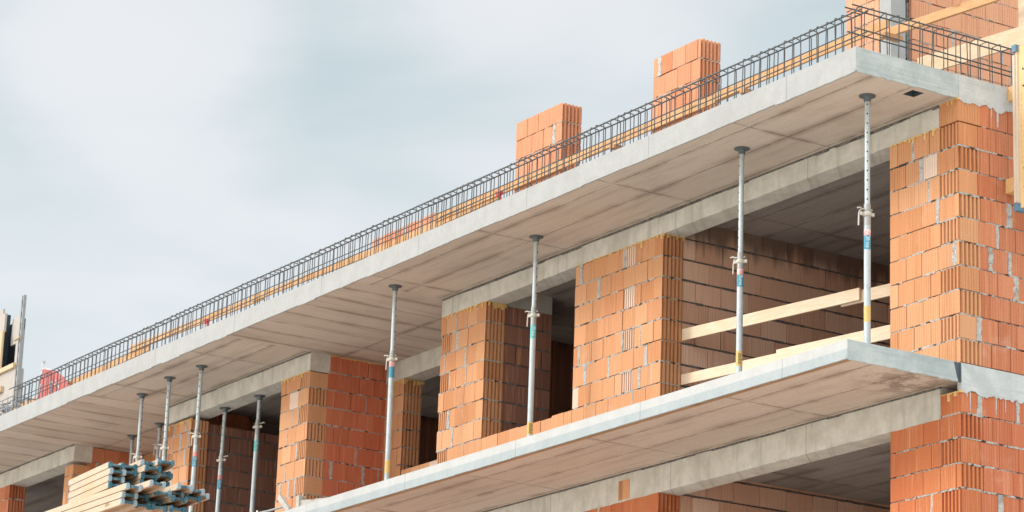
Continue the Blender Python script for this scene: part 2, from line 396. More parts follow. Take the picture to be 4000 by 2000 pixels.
M['stirrup'] = paint('thin stirrup steel', (.085,.085,.085), .6, .3, (.15,.085,.06), .5)
M['black'] = paint('dark punched hole', (.012,.012,.013), .9)
M['yellow'] = paint('yellow sticker', (.60,.39,.12), .65, 0, (.55,.42,.22), .6)
M['blue'] = paint('blue sticker', (.05,.24,.34), .55)
M['teal'] = paint('teal sticker', (.12,.42,.42), .55)
M['pink'] = paint('red white sticker', (.62,.26,.25), .6, 0, (.75,.65,.62), .8)
M['white'] = paint('white print', (.75,.74,.72), .6)
M['ink'] = paint('dark print', (.06,.055,.06), .6)
M['capblue'] = paint('blue end paint', (.035,.12,.16), .6, 0, (.24,.33,.37), .7)
M['capgrey'] = paint('dusty grey blue end paint', (.27,.34,.38), .7, 0, (.42,.43,.42), .6)
M['capslate'] = paint('slate blue corner paint', (.10,.19,.27), .6, 0, (.22,.28,.31), .6)
M['foam'] = paint('yellow assembly foam', (.66,.42,.16), .9, 0, (.74,.56,.30), .6)
M['red'] = paint('red clamp paint', (.42,.035,.03), .5)
M['redcloth'] = paint('faded red tarpaulin', (.44,.10,.09), .75, 0, (.36,.065,.06), .7)
M['whitecloth'] = paint('white tarpaulin hem', (.46,.44,.43), .8)
M['greysteel'] = paint('weathered grey steel', (.30,.30,.30), .6, .3, (.20,.20,.20))
M['greypanel'] = paint('weathered grey formwork', (.40,.355,.32), .8, 0, (.29,.255,.23))
M['dustwood'] = wood_mat('weathered formwork timber', (.52,.37,.22), (.60,.45,.29), (.42,.29,.17), 2)
M['cavity_shade'] = paint('cavity shade plywood', (.025,.035,.042), .5, 0, (.045,.055,.06))  # blue-black colour stands for the shade inside the formwork cavity
M['pvc'] = paint('grey plastic pipe', (.40,.42,.42), .5)

def ground_mat():
    t = NT('dry construction ground', .95)
    n = t.noise(.25, 6.0, .6); f = t.noise(6.0, 5.0, .65)
    c = t.mix(t.rng(n, .35, .65), (.56,.50,.43), (.64,.58,.51))
    c = t.mix(t.rng(f, .5, .75, 0, .5), c, (.44,.39,.33))
    t.color(c); t.bump(f, .8, .05); return t.m
M['ground'] = ground_mat()

# ------------------------------------------------------------------ the setting
GZ = -8.8
g = MB(); g.face([(-400,-400,GZ),(400,-400,GZ),(400,400,GZ),(-400,400,GZ)])
tag(g.build('ground', M['ground']), kind='structure')

bld = empty('unfinished_building', (-10, 3, GZ), 'unfinished orange brick building with two projecting grey concrete balcony slabs', 'building')
H, T = 2.75, 0.285
OV, OV2 = 1.324, 1.422
XL = -33.0

# --- slabs
def lip(mb, x0, x1, y, z, amp, mi, seed, step=.09, drop=.004):
    """ragged mortar fins along the bottom arris of a slab edge"""
    r = random.Random(seed); x = x0; d = amp*.4; hold = 0
    while x < x1:
        if hold <= 0: d = r.choice((.15,.3,.55,.75,1.0))*amp; hold = r.uniform(.15, 1.3)
        L = r.uniform(.5, 1.3)*step
        dd = max(.002, d+r.uniform(-.25,.25)*amp*.5)
        mb.box(x, min(x1, x+L), y-.004, y+.02, z-dd, z+.03, mi)
        x += L; hold -= L

def slab(name, y0, z0, z1, lab, hole=None, amp=.022, seed=1, split=None):
    m = MB(); x0, x1, y1 = XL, .004, 9.0
    if hole:
        hx0, hx1, hy0, hy1 = hole
        xs, ys = (x0, hx0, hx1, x1), (y0, hy0, hy1, y1)
        for i in range(3):
            for j in range(3):
                if (i, j) != (1, 1): m.face([(xs[i],ys[j],z0),(xs[i],ys[j+1],z0),(xs[i+1],ys[j+1],z0),(xs[i+1],ys[j],z0)], 1)
        zt = z0+.14  # inner faces of the hole coloured dark to stand for shade
        m.face([(hx0,hy0,z0),(hx1,hy0,z0),(hx1,hy0,zt),(hx0,hy0,zt)], 3); m.face([(hx0,hy1,z0),(hx0,hy1,zt),(hx1,hy1,zt),(hx1,hy1,z0)], 3)
        m.face([(hx0,hy0,z0),(hx0,hy0,zt),(hx0,hy1,zt),(hx0,hy1,z0)], 3); m.face([(hx1,hy0,z0),(hx1,hy1,z0),(hx1,hy1,zt),(hx1,hy0,zt)], 3)
        m.face([(hx0,hy0,zt),(hx0,hy1,zt),(hx1,hy1,zt),(hx1,hy0,zt)], 3)
    else:
        m.face([(x0,y0,z0),(x0,y1,z0),(x1,y1,z0),(x1,y0,z0)], 1)
    m.face([(x0,y0,z1),(x1,y0,z1),(x1,y1,z1),(x0,y1,z1)], 0)
    if split:
        zs = z0+(z1-z0)*split
        m.face([(x0,y0,zs),(x1,y0,zs),(x1,y0,z1),(x0,y0,z1)], 0)
        m.face([(x0,y0,z0),(x1,y0,z0),(x1,y0,zs),(x0,y0,zs)], 4)
    else:
        m.face([(x0,y0,z0),(x1,y0,z0),(x1,y0,z1),(x0,y0,z1)], 0)
    m.face([(x1,y0,z0),(x1,0.0,z0),(x1,0.0,z1),(x1,y0,z1)], 2)
    m.face([(x1,0.0,z0),(x1,y1,z0),(x1,y1,z1),(x1,0.0,z1)], 2)
    m.face([(x0,y0,z0),(x0,y0,z1),(x0,y1,z1),(x0,y1,z0)], 0); m.face([(x0,y1,z0),(x0,y1,z1),(x1,y1,z1),(x1,y1,z0)], 0)
    lip(m, XL, -.01, y0, z0, amp, 0 if not split else 4, seed)
    r = random.Random(seed+50); y = y0+.02
    while y < -.02:
        L = r.uniform(.03,.09); m.box(x1-.02, x1+.004, y, min(-.01,y+L), z0-r.uniform(.001,.012), z0+.03, 2); y += L
    o = m.build(name, [M['edge_white'] if split else M['edge'], M['soffit'], M['edge_side'], M['wet'], M['edge_low']], bld); o['label'] = lab
    return o
M['edge_white'] = concrete_mat('white lower slab edge', (.41,.405,.395), (.455,.45,.44), (.36,.355,.345))
M['edge_low'] = concrete_mat('bluish lower slab edge', (.31,.34,.345), (.355,.38,.385), (.28,.305,.31), pit=False)
up = slab('balcony_slab', -OV, H, H+.25, 'thick pale upper balcony slab with ragged lower edge', (-.26,-.10,-.51,-.36), .015, 3)
lo = slab('balcony_slab', -OV2, -.19, 0.0, 'thinner lower balcony slab with bluish edge', None, .006, 5, .5)
# drip groove under the lower slab
m = MB(); m.box(XL, -.02, -OV2+.03, -OV2+.075, -.196, -.188); m.build('drip_strip', M['dripc'] if 'dripc' in M else M['web'], lo)
# sealing coat patch at the end of the lower slab
m = MB()
m.solid([(.003,-.085,-.005),(.003,.0,-.005),(.003,.004,-.20),(.003,-.035,-.20),(.010,-.085,-.005),(.010,.0,-.005),(.010,.004,-.20),(.010,-.035,-.20)],
        [(4,7,6,5),(0,1,2,3),(0,4,5,1),(1,5,6,2),(2,6,7,3),(3,7,4,0)])
m.build('sealing_patch', M['wet'], lo)
for z0, z1 in ((-3.2,-3.0),):
    m = MB(); m.box(XL, 0, .3, 9, z0, z1); m.build('floor_slab', M['plain'], bld)

# ragged concrete bands on the right hand wall
def band(z0, z1, y0, y1, seed, lab):
    m = MB(); r = random.Random(seed); n = int((y1-y0)/.03); d = 0; pts = []
    for i in range(n+1):
        d = max(-.02, min(.05, d*.75+r.uniform(-.022,.026)))
        pts.append((y0+(y1-y0)*i/n, z0-d))
    xo, xi = .010, -.05
    for (ya, za), (yb, zb) in zip(pts, pts[1:]):
        m.face([(xo,ya,za),(xo,yb,zb),(xo,yb,z1),(xo,ya,z1)]); m.face([(xi,ya,za),(xi,yb,zb),(xo,yb,zb),(xo,ya,za)])
        m.face([(xi,ya,z1),(xo,ya,z1),(xo,yb,z1),(xi,yb,z1)])
    m.face([(xo,y0,pts[0][1]),(xo,y0,z1),(xi,y0,z1),(xi,y0,pts[0][1])])
    for i in range(22):
        ya = r.uniform(y0+.05, y0+2.2); w = r.uniform(.006,.02); hh = r.uniform(.02,.13)
        m.box(.0, .0075, ya, ya+w, z0-hh, z0+.02); m.box(.0, .0068, ya+w*.2, ya+w*.7, z0-hh*1.5, z0-hh+.002)
    o = m.build('concrete_band', M['band'], bld); o['label'] = lab
band(H-.015, H+.25, .004, 8.0, 11, 'upper ragged concrete band over the right hand brick wall')
band(-.285, .0, .004, 8.0, 12, 'lower ragged concrete band over the right hand brick wall')

# --- block walls
def zig(p0, p1, out, n=5, depth=.014):
    """tongue and groove edge from p0 to p1 bulging along out"""
    P = []
    for i in range(n):
        for f, d in ((.0,0),(.32,0),(.44,1),(.88,1)):
            q = (i+f)/n
            P.append((p0[0]+(p1[0]-p0[0])*q+out[0]*d*depth, p0[1]+(p1[1]-p0[1])*q+out[1]*d*depth))
    P.append(p1)
    return P

ALLOW_PALE = [False]; SMEAR = [1]
def block_wall(mb, O, d, n, L, z0, z1, T=T, h=.25, bl=.25, start=(0,0), end=(0,0), rib0=False, rib1=False, turn0=None, turn1=None,
               seed=0, smear=.14, phase=0, par0=0, mi=0, mm=1, gap=.0045, joint=.012, pale_p=.012, special=None, first_mi=None):
    r = random.Random(seed); allow_pale = ALLOW_PALE[0]
    def W(s, t): return (O[0]+d[0]*s-n[0]*t, O[1]+d[1]*s-n[1]*t)
    k = 0; z = z0
    while z < z1-.02:
        zt = min(z+h, z1); p = (k+par0) % 2
        s0, s1 = start[p], L-end[p]
        if s1-s0 > .03:
            cuts = [s0]; s = s0
            t0 = turn0 is not None and p == turn0; t1 = turn1 is not None and p == turn1
            if t0: s = min(s1, s0+T*.9); cuts.append(s)
            lim = s1-(T*.9 if t1 else 0)
            off = (.5*bl if (p+phase) % 2 else bl)
            s = s+off if not t0 else s+bl*.6
            while s < lim-.05: cuts.append(s+r.uniform(-.006,.006)); s += bl
            if t1 and lim > s0: cuts.append(lim)
            cuts.append(s1)
            sp_ = special and p == special[2]
            if sp_: cuts = sorted([c for c in cuts if not (special[0]-.09 < c < special[1]+.09)]+[special[0], special[1]])
            za, zb = z+r.uniform(0,.003)+(joint if k or z0 > -90 else 0), zt-r.uniform(0,.003)
            for i, (a, b) in enumerate(zip(cuts, cuts[1:])):
                if b-a < .02: continue
                e = r.uniform(-.004,.003); g_ = gap*r.choice((.5,.8,1.0,1.4,2.6)); a += g_/2 if i else 0; b -= g_/2 if i < len(cuts)-2 else 0
                first, last = i == 0, i == len(cuts)-2
                own = sp_ and abs(a-special[0]) < .02
                m_ = 2 if own or (allow_pale and r.random() < pale_p) else (first_mi if first and first_mi is not None and s0 < .01 else mi)
                if (first and t0) or (last and t1) or own:
                    fr = [W(a,e)]+[W(0,0)]*0
                    A, B = W(a+.004,.036), W(b-.004,.036)
                    poly = [W(a,.036)]+zig(A, B, n, depth=.036)
                else:
                    poly = [W(a,e), W(b,e)]
                if last and (rib1 is True or (rib1 and rib1 == p+1)):
                    poly[-1] = W(b,e)
                    poly = poly+zig(W(b-.036,.016), W(b-.036,T-.004), d, depth=.036)
                poly.append(W(b,T))
                poly.append(W(a,T))
                if first and rib0:
                    poly += zig(W(a+.036,T-.004), W(a+.036,.016), (-d[0],-d[1]), depth=.036)
                mb.prism(poly, za+r.uniform(-.002,.002), zb+r.uniform(-.002,.002), m_)
                # vertical joints filled and smeared with mortar
                if not last and r.random() < smear:
                    w0 = r.choice((.012,.022,.04,.055,.06)); zz = za-.004
                    while zz < zb:
                        zq = min(zb+.006, zz+r.uniform(.02,.07)); w = w0*r.uniform(.7,1.25); o_ = r.uniform(-.006,.006)
                        q = [W(b-w*.5+o_,-.0035-r.uniform(0,.002)), W(b+w*.5+o_,-.0035), W(b+w*.5+o_,.02), W(b-w*.5+o_,.02)]
                        mb.prism(q, zz, zq, SMEAR[0]); zz = zq
            # mortar bed squeezed out unevenly
            s = s0
            while s < s1-.02:
                w = r.uniform(.04,.22); e = min(s1-.004, s+w)
                if k:
                    t_ = r.choice((.010,.006,.001,-.003,-.004,.014))
                    q = [W(s,t_), W(e,t_), W(e,T-.012), W(s,T-.012)]
                    mb.prism(q, z-r.uniform(.001,.007), z+joint+r.uniform(-.001,.006), mm)
                s = e
        z = zt; k += 1

def pier(name, specs, mats, lab=None, foam=None, parent=None):
    m = MB(); ALLOW_PALE[0] = len(mats) > 2; SMEAR[0] = len(mats); mats = list(mats)+[M['smear']]
    for sp in specs: block_wall(m, **sp)
    ALLOW_PALE[0] = False; SMEAR[0] = 1
    o = m.build(name, mats, parent or bld)
    if lab: o['label'] = lab
    if foam:
        for (xa, ya, xb, yb, nx, ny, z, seed, dens, drip) in foam:
            f = MB(); r = random.Random(seed); L = math.hypot(xb-xa, yb-ya); s = 0
            while s < L:
                w = r.uniform(.01,.035); hgt = .006
                if r.random() < dens: hgt = r.uniform(.008,.020)+(r.uniform(.015,.07) if r.random() < drip else 0)
                px, py = xa+(xb-xa)*s/L, ya+(yb-ya)*s/L; dx, dy = (xb-xa)/L*w*.53, (yb-ya)/L*w*.53
                th = r.uniform(.010,.018) if hgt > .007 else .007
                f.obox((px+dx, py+dy, z-hgt*.5+.004), (dx,dy,0), (nx*th,ny*th,0), (0,0,hgt*.5))
                s += w
            f.build('foam_seal', M['foam'], o)
    return o
FX, FY = (0,-1), (1,0)   # outward normals of front and right hand faces
EX, EY = (1,0), (0,1)
BM = [M['brick'], M['mortar'], M['brick_white']]; BD = [M['brick_deep'], M['mortar']]; BRD = [M['brick_mid'], M['mortar']]; BP = [M['brick_pale'], M['mortar_tan']]
ROOM = [M['brick_room'], M['mortar_dark']]

def front(x0, x1, z0, z1, **k):
    return dict(O=(x0,0), d=EX, n=FX, L=x1-x0, z0=z0, z1=z1, **k)
ZB = 2.505     # top of the brickwork under the lintel
# corner pier, front leaf, with the side wall interlocked
pier('brick_pier', [front(-1.064, 0, 0, ZB-.005, end=(0,T), seed=1, smear=.28, rib0=True, rib1=True),
                    front(-.285, 0, ZB-.005, H, end=(0,T), par0=0, seed=2, smear=.9)], BM,
     'corner brick pier at the right end of the upper storey', [(-1.06,0,-.29,0,0,-1,ZB,1,.75,.12), (-.29,0,0,0,0,-1,H,2,.5,.7)])
pier('brick_wall', [dict(O=(0,0), d=EY, n=FY, L=8.0, z0=0, z1=H, start=(T,0), seed=4, smear=.22, phase=1, rib0=True, first_mi=2, pale_p=0)], BRD+[M['brick']],
     'right hand brick wall of the upper storey')
pier('brick_pier', [front(-6.875, -5.085, 0, ZB, seed=5, smear=.20, special=(1.015,1.245,1), rib1=True, rib0=True)], BM,
     'wide brick pier between the large opening and the window', [(-6.87,0,-5.09,0,0,-1,ZB,3,.45,.15), (-5.085,0,-5.085,T,1,0,ZB,4,.8,.6)])
pier('brick_pier', [front(-9.952, -8.883, 0, ZB, seed=6, smear=.35, rib1=True, turn0=0), ], BM,
     'narrow brick pier at the right end of the recess', [(-9.95,0,-8.89,0,0,-1,ZB,5,.5,.3), (-8.883,0,-8.883,T,1,0,ZB,6,.7,.8)])
pier('brick_wall', [dict(O=(-9.952,1.22), d=(0,-1), n=(-1,0), L=1.22-T, z0=0, z1=H, seed=61)], BRD)
# one course of blocks as a low sill under the window opening
pier('sill_course', [front(-8.88, -6.878, 0, .25, seed=8, smear=.05), front(-8.88, -6.878, .25, .5, seed=81, smear=.05), front(-8.88, -8.05, .5, .752, seed=82, smear=.0, phase=1), front(-8.05, -7.30, .5, .738, seed=83, smear=.0), front(-7.30, -6.878, .5, .758, seed=84, smear=.0)], BM)
# recess: return wall, back pier
pier('brick_pier', [front(-14.238, -13.43, 0, 2.47, end=(0,0), seed=9, smear=.28, turn1=1, rib0=True, rib1=1)], BM,
     'brick pier at the left end of the recess', [(-14.23,0,-13.44,0,0,-1,2.475,7,.7,.25)])
pier('brick_wall', [dict(O=(-13.43,T), d=EY, n=FY, L=1.22-T+.25, z0=0, z1=H-.012, seed=10, smear=.12, phase=1)],
     [M['brick_red2'], M['mortar']], 'deep red return wall inside the recess',
     [(-13.43,.3,-13.43,1.22,1,0,H-.008,8,.6,0)])
pier('brick_pier', [dict(O=(-13.43,1.22), d=EX, n=FX, L=.49, z0=0, z1=2.46, seed=13, rib1=True, smear=.1)], BM,
     'slim brick pier at the back of the recess', [(-13.4,1.22,-12.95,1.22,0,-1,2.465,9,.6,.5), (-12.94,1.22,-12.94,1.22+T,1,0,2.465,10,.7,.4)])
pier('brick_wall', [dict(O=(-12.94,1.23), d=EX, n=FX, L=2.98, z0=0, z1=1.17, seed=14, smear=.05)], BM, 'low brick wall under the window at the back of the recess')
# left bay
pier('brick_pier', [front(-17.849, -17.03, 0, 2.43, seed=15, smear=.35, rib1=True, turn0=1)], BM, 'brick pier behind the leaning row of three steel props',
     [(-17.84,0,-17.03,0,0,-1,2.435,11,.5,.4)])
pier('brick_wall', [dict(O=(-17.849,1.22), d=(0,-1), n=(-1,0), L=1.22-T, z0=0, z1=H, seed=62)], BRD)
pier('brick_pier', [front(-21.505, -21.2, 0, 2.42, seed=16, smear=.1, rib0=True)], BM, 'narrow brick pier beside the timber beam stack')
pier('brick_wall', [dict(O=(-21.2,T), d=EY, n=FY, L=1.22, z0=0, z1=H-.01, seed=17, smear=.3)], BRD)
pier('brick_wall', [dict(O=(-21.2,1.22), d=EX, n=FX, L=3.4, z0=0, z1=H-.01, seed=18, smear=.2)], BM)
pier('brick_pier', [front(-25.3, -23.72, 0, ZB, seed=19, rib1=True)], BRD, 'brick pier at the far left edge')
# lower storey
ZL = -.505
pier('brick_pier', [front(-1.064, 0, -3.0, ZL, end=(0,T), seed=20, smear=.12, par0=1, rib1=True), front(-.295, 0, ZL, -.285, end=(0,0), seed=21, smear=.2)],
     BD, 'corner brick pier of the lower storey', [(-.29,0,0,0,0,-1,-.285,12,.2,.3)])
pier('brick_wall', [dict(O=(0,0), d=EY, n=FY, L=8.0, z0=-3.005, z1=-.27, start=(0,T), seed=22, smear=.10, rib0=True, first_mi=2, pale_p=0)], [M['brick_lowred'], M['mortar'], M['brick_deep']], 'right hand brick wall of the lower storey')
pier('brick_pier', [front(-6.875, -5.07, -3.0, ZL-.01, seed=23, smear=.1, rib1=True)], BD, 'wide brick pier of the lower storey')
m = MB(); block_wall(m, (-5.86,-.012), EX, FX, .225, -.51, -.27, T=.1, bl=.23, seed=24, turn0=0, smear=0)
m.build('brick_lug', BM, bld)['label'] = 'single clay block standing up into the lower lintel'
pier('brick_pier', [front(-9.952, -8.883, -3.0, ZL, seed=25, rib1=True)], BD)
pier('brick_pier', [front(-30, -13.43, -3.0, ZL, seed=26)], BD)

# --- lintel beams
def beam(x0, x1, y0, y1, z0, z1, lab=None, seed=0):
    m = MB(); m.box(x0, x1, y0, y1, z0, z1)
    r = random.Random(seed); x = x0+.01
    while x < x1-.02:       # bleed of grout along the lower arris
        w = r.uniform(.03,.16)
        if r.random() < .6: m.box(x, min(x1-.005,x+w), y0-.003, y0+.01, z0-r.uniform(0,.006), z0+r.uniform(.004,.02))
        x += w
    o = m.build('lintel_beam', [M['beam']], bld)
    if lab: o['label'] = lab
    return o
beam(-9.952, -.29, -.004, T, ZB+.004, H-.002, 'long concrete lintel over the large opening and the window', 1)
beam(-17.849, -13.428, -.004, .31, 2.485, H-.002, 'concrete lintel left of the recess', 2)
beam(-13.44, -9.96, 1.21, 1.5, 2.475, H-.003, 'short concrete lintel at the back of the recess', 3)
beam(-28.0, -21.19, -.004, .31, 2.485, H-.002, 'concrete lintel at the far left', 4)
beam(-30.0, -.296, -.006, T, -.515, -.192, 'long concrete lintel under the lower slab', 5)
# dark grout line where slab and lintel meet
r = random.Random(3)
for (xa, xb, z, ztop) in ((-9.94,-.29,H,.03), (-17.84,-13.43,H,.022), (-27,-21.2,H,.025), (-13.0,-.29,-.19,.022)):
    x = xa; m = MB()
    while x < xb:
        w = r.uniform(.1,.5); m.box(x, min(xb,x+w), -.012-r.uniform(0,.004), 0.0, z-ztop*r.uniform(.5,1.1), z-.001); x += w
    m.build('grout_line', M['grout'], bld)

# --- inside of the rooms
def inner(name, O, d, n, L, z0, z1, seed, lab=None, mats=None, T=.12, bl=.38):
    m = MB(); block_wall(m, O, d, n, L, z0, z1, T=T, bl=bl, seed=seed, smear=0, joint=.02, gap=.008)
    o = m.build(name, mats or ROOM, bld)
    if lab: o['label'] = lab
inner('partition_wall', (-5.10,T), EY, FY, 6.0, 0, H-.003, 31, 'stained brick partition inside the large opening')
ROOM_SHADE = [M['brick_room_shade'], M['mortar_dark']]
inner('partition_wall', (-8.90,T), EY, FY, .71, 0, 2.5, 32, None, ROOM_SHADE)
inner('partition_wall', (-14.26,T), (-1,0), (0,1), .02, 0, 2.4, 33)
inner('partition_wall', (-17.06,T), EY, FY, 1.35, 0, 2.4, 34, 'dark brick partition behind the two props under the lintel', ROOM_SHADE)
inner('partition_wall', (-5.09,T), EY, FY, 6.0, -3.0, -.20, 35)
m = MB(); m.box(-9.2, -8.91, T, 1.0, 2.5, H-.004); m.build('cross_beam', M['beam'], bld)
for q in ((0,H-.004), (-3.0,-.2)):
    m = MB(); m.box(XL, -.35, 6.3, 6.5, *q); m.build('rear_wall', M['brick_room_shade'], bld)
for zz in ((0,H-.005), (-3.0,-.2)):
    m = MB(); m.box(-.30, -.05, .3, 6.3, *zz); m.build('inner_leaf', M['brick_room'], bld)
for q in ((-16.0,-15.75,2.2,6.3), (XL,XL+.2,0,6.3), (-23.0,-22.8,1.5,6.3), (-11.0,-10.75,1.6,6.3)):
    m = MB(); m.box(*q, 0, H-.005); m.build('partition_wall', M['brick_room_shade'], bld)
# the room ceilings, thin sheets with the interior shade put into their colour
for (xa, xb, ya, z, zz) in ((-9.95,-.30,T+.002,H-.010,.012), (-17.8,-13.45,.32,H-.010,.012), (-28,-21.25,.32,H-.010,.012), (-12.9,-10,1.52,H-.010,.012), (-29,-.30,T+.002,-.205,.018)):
    m = MB(); m.box(xa, xb, ya, 6.3, z, z+zz-.002); m.build('shaded_ceiling', M['ceil'], bld)
# storeys below the picture, down to the ground
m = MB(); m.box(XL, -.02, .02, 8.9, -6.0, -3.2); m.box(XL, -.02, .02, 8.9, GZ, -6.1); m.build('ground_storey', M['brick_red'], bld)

# --- brickwork standing on the roof slab
def roof(x0, x1, z1, seed, lab, **k):
    return pier('roof_stub', [dict(O=(x0,0), d=EX, n=FX, L=x1-x0, z0=2.953, z1=z1, seed=seed, rib1=True, smear=.12, **k)], BP, lab)
roof(-8.319, -7.282, 4.70, 41, 'left one of the two tall brick stubs standing on the roof')
roof(-5.353, -4.425, 4.70, 42, 'right one of the two tall brick stubs standing on the roof', phase=1)
o = pier('roof_stub', [dict(O=(-11.87,0), d=EX, n=FX, L=1.66, z0=2.99, z1=3.99, seed=43, rib1=True, smear=.1),
                   dict(O=(-10.21,0), d=EX, n=FX, L=.46, z0=2.99, z1=3.76, seed=44, smear=.1)], BP, 'low broken brick stub on the roof')
pier('roof_wall', [dict(O=(-3.05,1.98), d=EY, n=FY, L=5.5, z0=2.98, z1=6.5, seed=45, smear=.04, rib0=True)], [M['brick_peach'], M['mortar_tan']], 'tall brick wall standing on the roof at the right')
pier('roof_wall', [dict(O=(-3.86,1.68), d=EX, n=FX, L=.59, z0=2.98, z1=6.5, seed=46, smear=.3, rib1=True, rib0=True)], [M['brick_peach'], M['mortar_tan']], 'narrow brick strip left of the concrete post on the roof')
m = MB(); m.box(-3.255, -3.05, 1.675, 1.89, 3.0, 6.5); m.build('concrete_post', M['edge'], bld)
m = MB(); m.box(-3.8, -3.12, 1.97, 2.2, 3.0, 6.5); m.build('jamb_core', M['mortar'], bld)

# ------------------------------------------------------------------ steel props
TXT = {}
def text_mesh(s, size, right, up, origin, normal_off, mb, mi):
    """flat lettering added to a mesh: right / up are unit vectors, origin the text centre"""
    if s not in TXT:
        cu = bpy.data.curves.new('lettering', 'FONT'); cu.body = s; cu.align_x = 'CENTER'; cu.align_y = 'CENTER'; cu.resolution_u = 2
        ob = bpy.data.objects.new('lettering', cu); col.objects.link(ob)
        dg = bpy.context.evaluated_depsgraph_get(); me = ob.evaluated_get(dg).to_mesh()
        TXT[s] = ([tuple(v.co) for v in me.vertices], [tuple(p.vertices) for p in me.polygons])
        ob.evaluated_get(dg).to_mesh_clear(); bpy.data.objects.remove(ob); bpy.data.curves.remove(cu)
    V, F = TXT[s]; right, up, origin = Vector(right), Vector(up), Vector(origin)
    mb.solid([origin+right*(x*size)+up*(y*size) for x, y, z in V], F, mi)

cam_az = math.atan2(CAM.y, CAM.x-(-8))
def prop(x, y, top, zc, label, yellow=None, sticker=None, hole_az=0.0, tilt=(0,0), lever=0.0, ro=.034, ri=.0275, group='steel props standing between the two slabs', hook=True):
    base = 0.0
    root = empty('steel_prop', (x-tilt[0], y-tilt[1], base), label, 'prop', group)
    def ax(z): f = (z-base)/(top-base); return Vector((x-tilt[0]*(1-f), y-tilt[1]*(1-f), z))
    def tb(name, z0, z1, r, mat, n=16, par=root):
        m = MB(); m.tube([ax(z0), ax(z1)], r, n); return m.build(name, mat, par)
    tb('outer_tube', base+.01, zc-.03, ro, M['galv'])
    tb('threaded_sleeve', zc-.12, zc+.10, ro*1.03, M['thread'])
    inner = tb('inner_tube', zc-.02, top-.012, ri, M['galv'])
    # the row of pin holes, on both sides of the tube
    m = MB(); z = top-.10; a0 = math.atan2(CAM.y-y, CAM.x-x)+hole_az
    while z > zc+.13:
        for a in (a0, a0+math.pi):
            c = ax(z)+Vector((math.cos(a), math.sin(a), 0))*(ri+.0008)
            u = Vector((-math.sin(a), math.cos(a), 0)); w = Vector((0,0,1)); nn = Vector((math.cos(a), math.sin(a), 0))
            ring = [c+u*math.cos(t*math.pi/4)*.0085+w*math.sin(t*math.pi/4)*.0085 for t in range(8)]
            m.solid(ring+[q-nn*.006 for q in ring], [tuple(range(8))]+[(i,(i+1)%8,8+(i+1)%8,8+i) for i in range(8)])
        z -= .10
    m.build('pin_hole_row', M['black'], inner)
    # head plate with a flared neck
    m = MB()
    ring = lambda r_, z_, n=20: [ax(z_)+Vector((math.cos(2*math.pi*i/n)*r_, math.sin(2*math.pi*i/n)*r_, 0)) for i in range(n)]
    R0, R1, R2_ = ring(.085, top-.002), ring(.085, top-.010), ring(.045, top-.016); R3 = ring(ri*1.15, top-.07); n = 20
    for A, B in ((R1,R0),(R2_,R1),(R3,R2_)):
        m.solid(A+B, [(i,(i+1)%n,n+(i+1)%n,n+i) for i in range(n)])
    m.solid(R0, [tuple(range(n))])
    m.build('head_plate', M['galv_dark'], root)
    m = MB(); m.box(x-tilt[0]-.07, x-tilt[0]+.07, y-tilt[1]-.07, y-tilt[1]+.07, base, base+.009); m.build('foot_plate', M['galv'], root)
    # collar nut with two ears
    c = ax(zc)
    m = MB(); m.tube([c+Vector((0,0,-.022)), c+Vector((0,0,-.016)), c+Vector((0,0,.016)), c+Vector((0,0,.022))], [.040,.047,.047,.040], 12)
    a = lever; u = Vector((math.cos(a), math.sin(a), 0)); w = Vector((-u.y, u.x, 0))
    for s in (-1, 1): m.obox(c+u*s*.058, u*.017, w*.012, (0,0,.016))
    nut = m.build('collar_nut', M['zinc'], root)
    # bent pin pushed through the tube above the nut, its handle hanging down
    m = MB(); q = c+Vector((0,0,.048))
    m.tube([q+u*.055, q-u*.06, q-u*.085+Vector((0,0,.012)), q-u*.112+Vector((0,0,.004))], .0085, 8)
    if hook:
        m.tube([q-u*.055+w*.02, q-u*.078+w*.02-Vector((0,0,.02)), q-u*.085+w*.02-Vector((0,0,.06)), q-u*.088+w*.02-Vector((0,0,.17))], .0085, 8)
    m.build('bent_pin', M['zinc'], root)
    # bands and stickers wrapped round the outer tube
    av = math.atan2(CAM.y-y, CAM.x-x)
    nn = Vector((math.cos(av), math.sin(av), 0)); rt = Vector((-nn.y, nn.x, 0))
    def wrap(name, z0, z1, mat, full=True, span=1.2):
        m = MB(); k = 14; a0, a1 = (av-math.pi, av+math.pi) if full else (av-span, av+span)
        P = [(math.cos(a0+(a1-a0)*i/k)*(ro+.0012), math.sin(a0+(a1-a0)*i/k)*(ro+.0012)) for i in range(k+1)]
        for (xa, ya), (xb, yb) in zip(P, P[1:]):
            b0, b1 = ax(z0), ax(z1)
            m.face([(b0.x+xa,b0.y+ya,z0),(b0.x+xb,b0.y+yb,z0),(b1.x+xb,b1.y+yb,z1),(b1.x+xa,b1.y+ya,z1)], 0, True)
        return m
    if yellow:
        z0, z1, word = yellow
        m = wrap('b', z0, z1, None)
        if word: text_mesh(word, .062, (0,0,-1), rt, ax((z0+z1)/2)+nn*(ro+.004)+rt*.006, 0, m, 1)
        m.build('yellow_band', [M['yellow'], M['ink']], root)
    if sticker:
        z0, z1, key, word = sticker
        m = wrap('s', z0, z1, None, False, 1.35)
        if word: text_mesh(word, .046, (0,0,-1), rt, ax((z0+z1)/2)+nn*(ro+.004)+rt*.006, 0, m, 1)
        m.build('sticker', [M[key], M['white']], root)
        if key == 'blue':
            m = wrap('s', z1+.002, z1+.065, None, False, 1.35); m.build('warning_sticker', M['pink'], root)
    return root
LV = math.radians(33)
prop(-.513, -.753, H, 1.50, 'steel prop nearest the right corner with a yellow band near its foot', (.385,.545,None), (1.13,1.27,'blue','20 top'), 0, lever=math.radians(80))
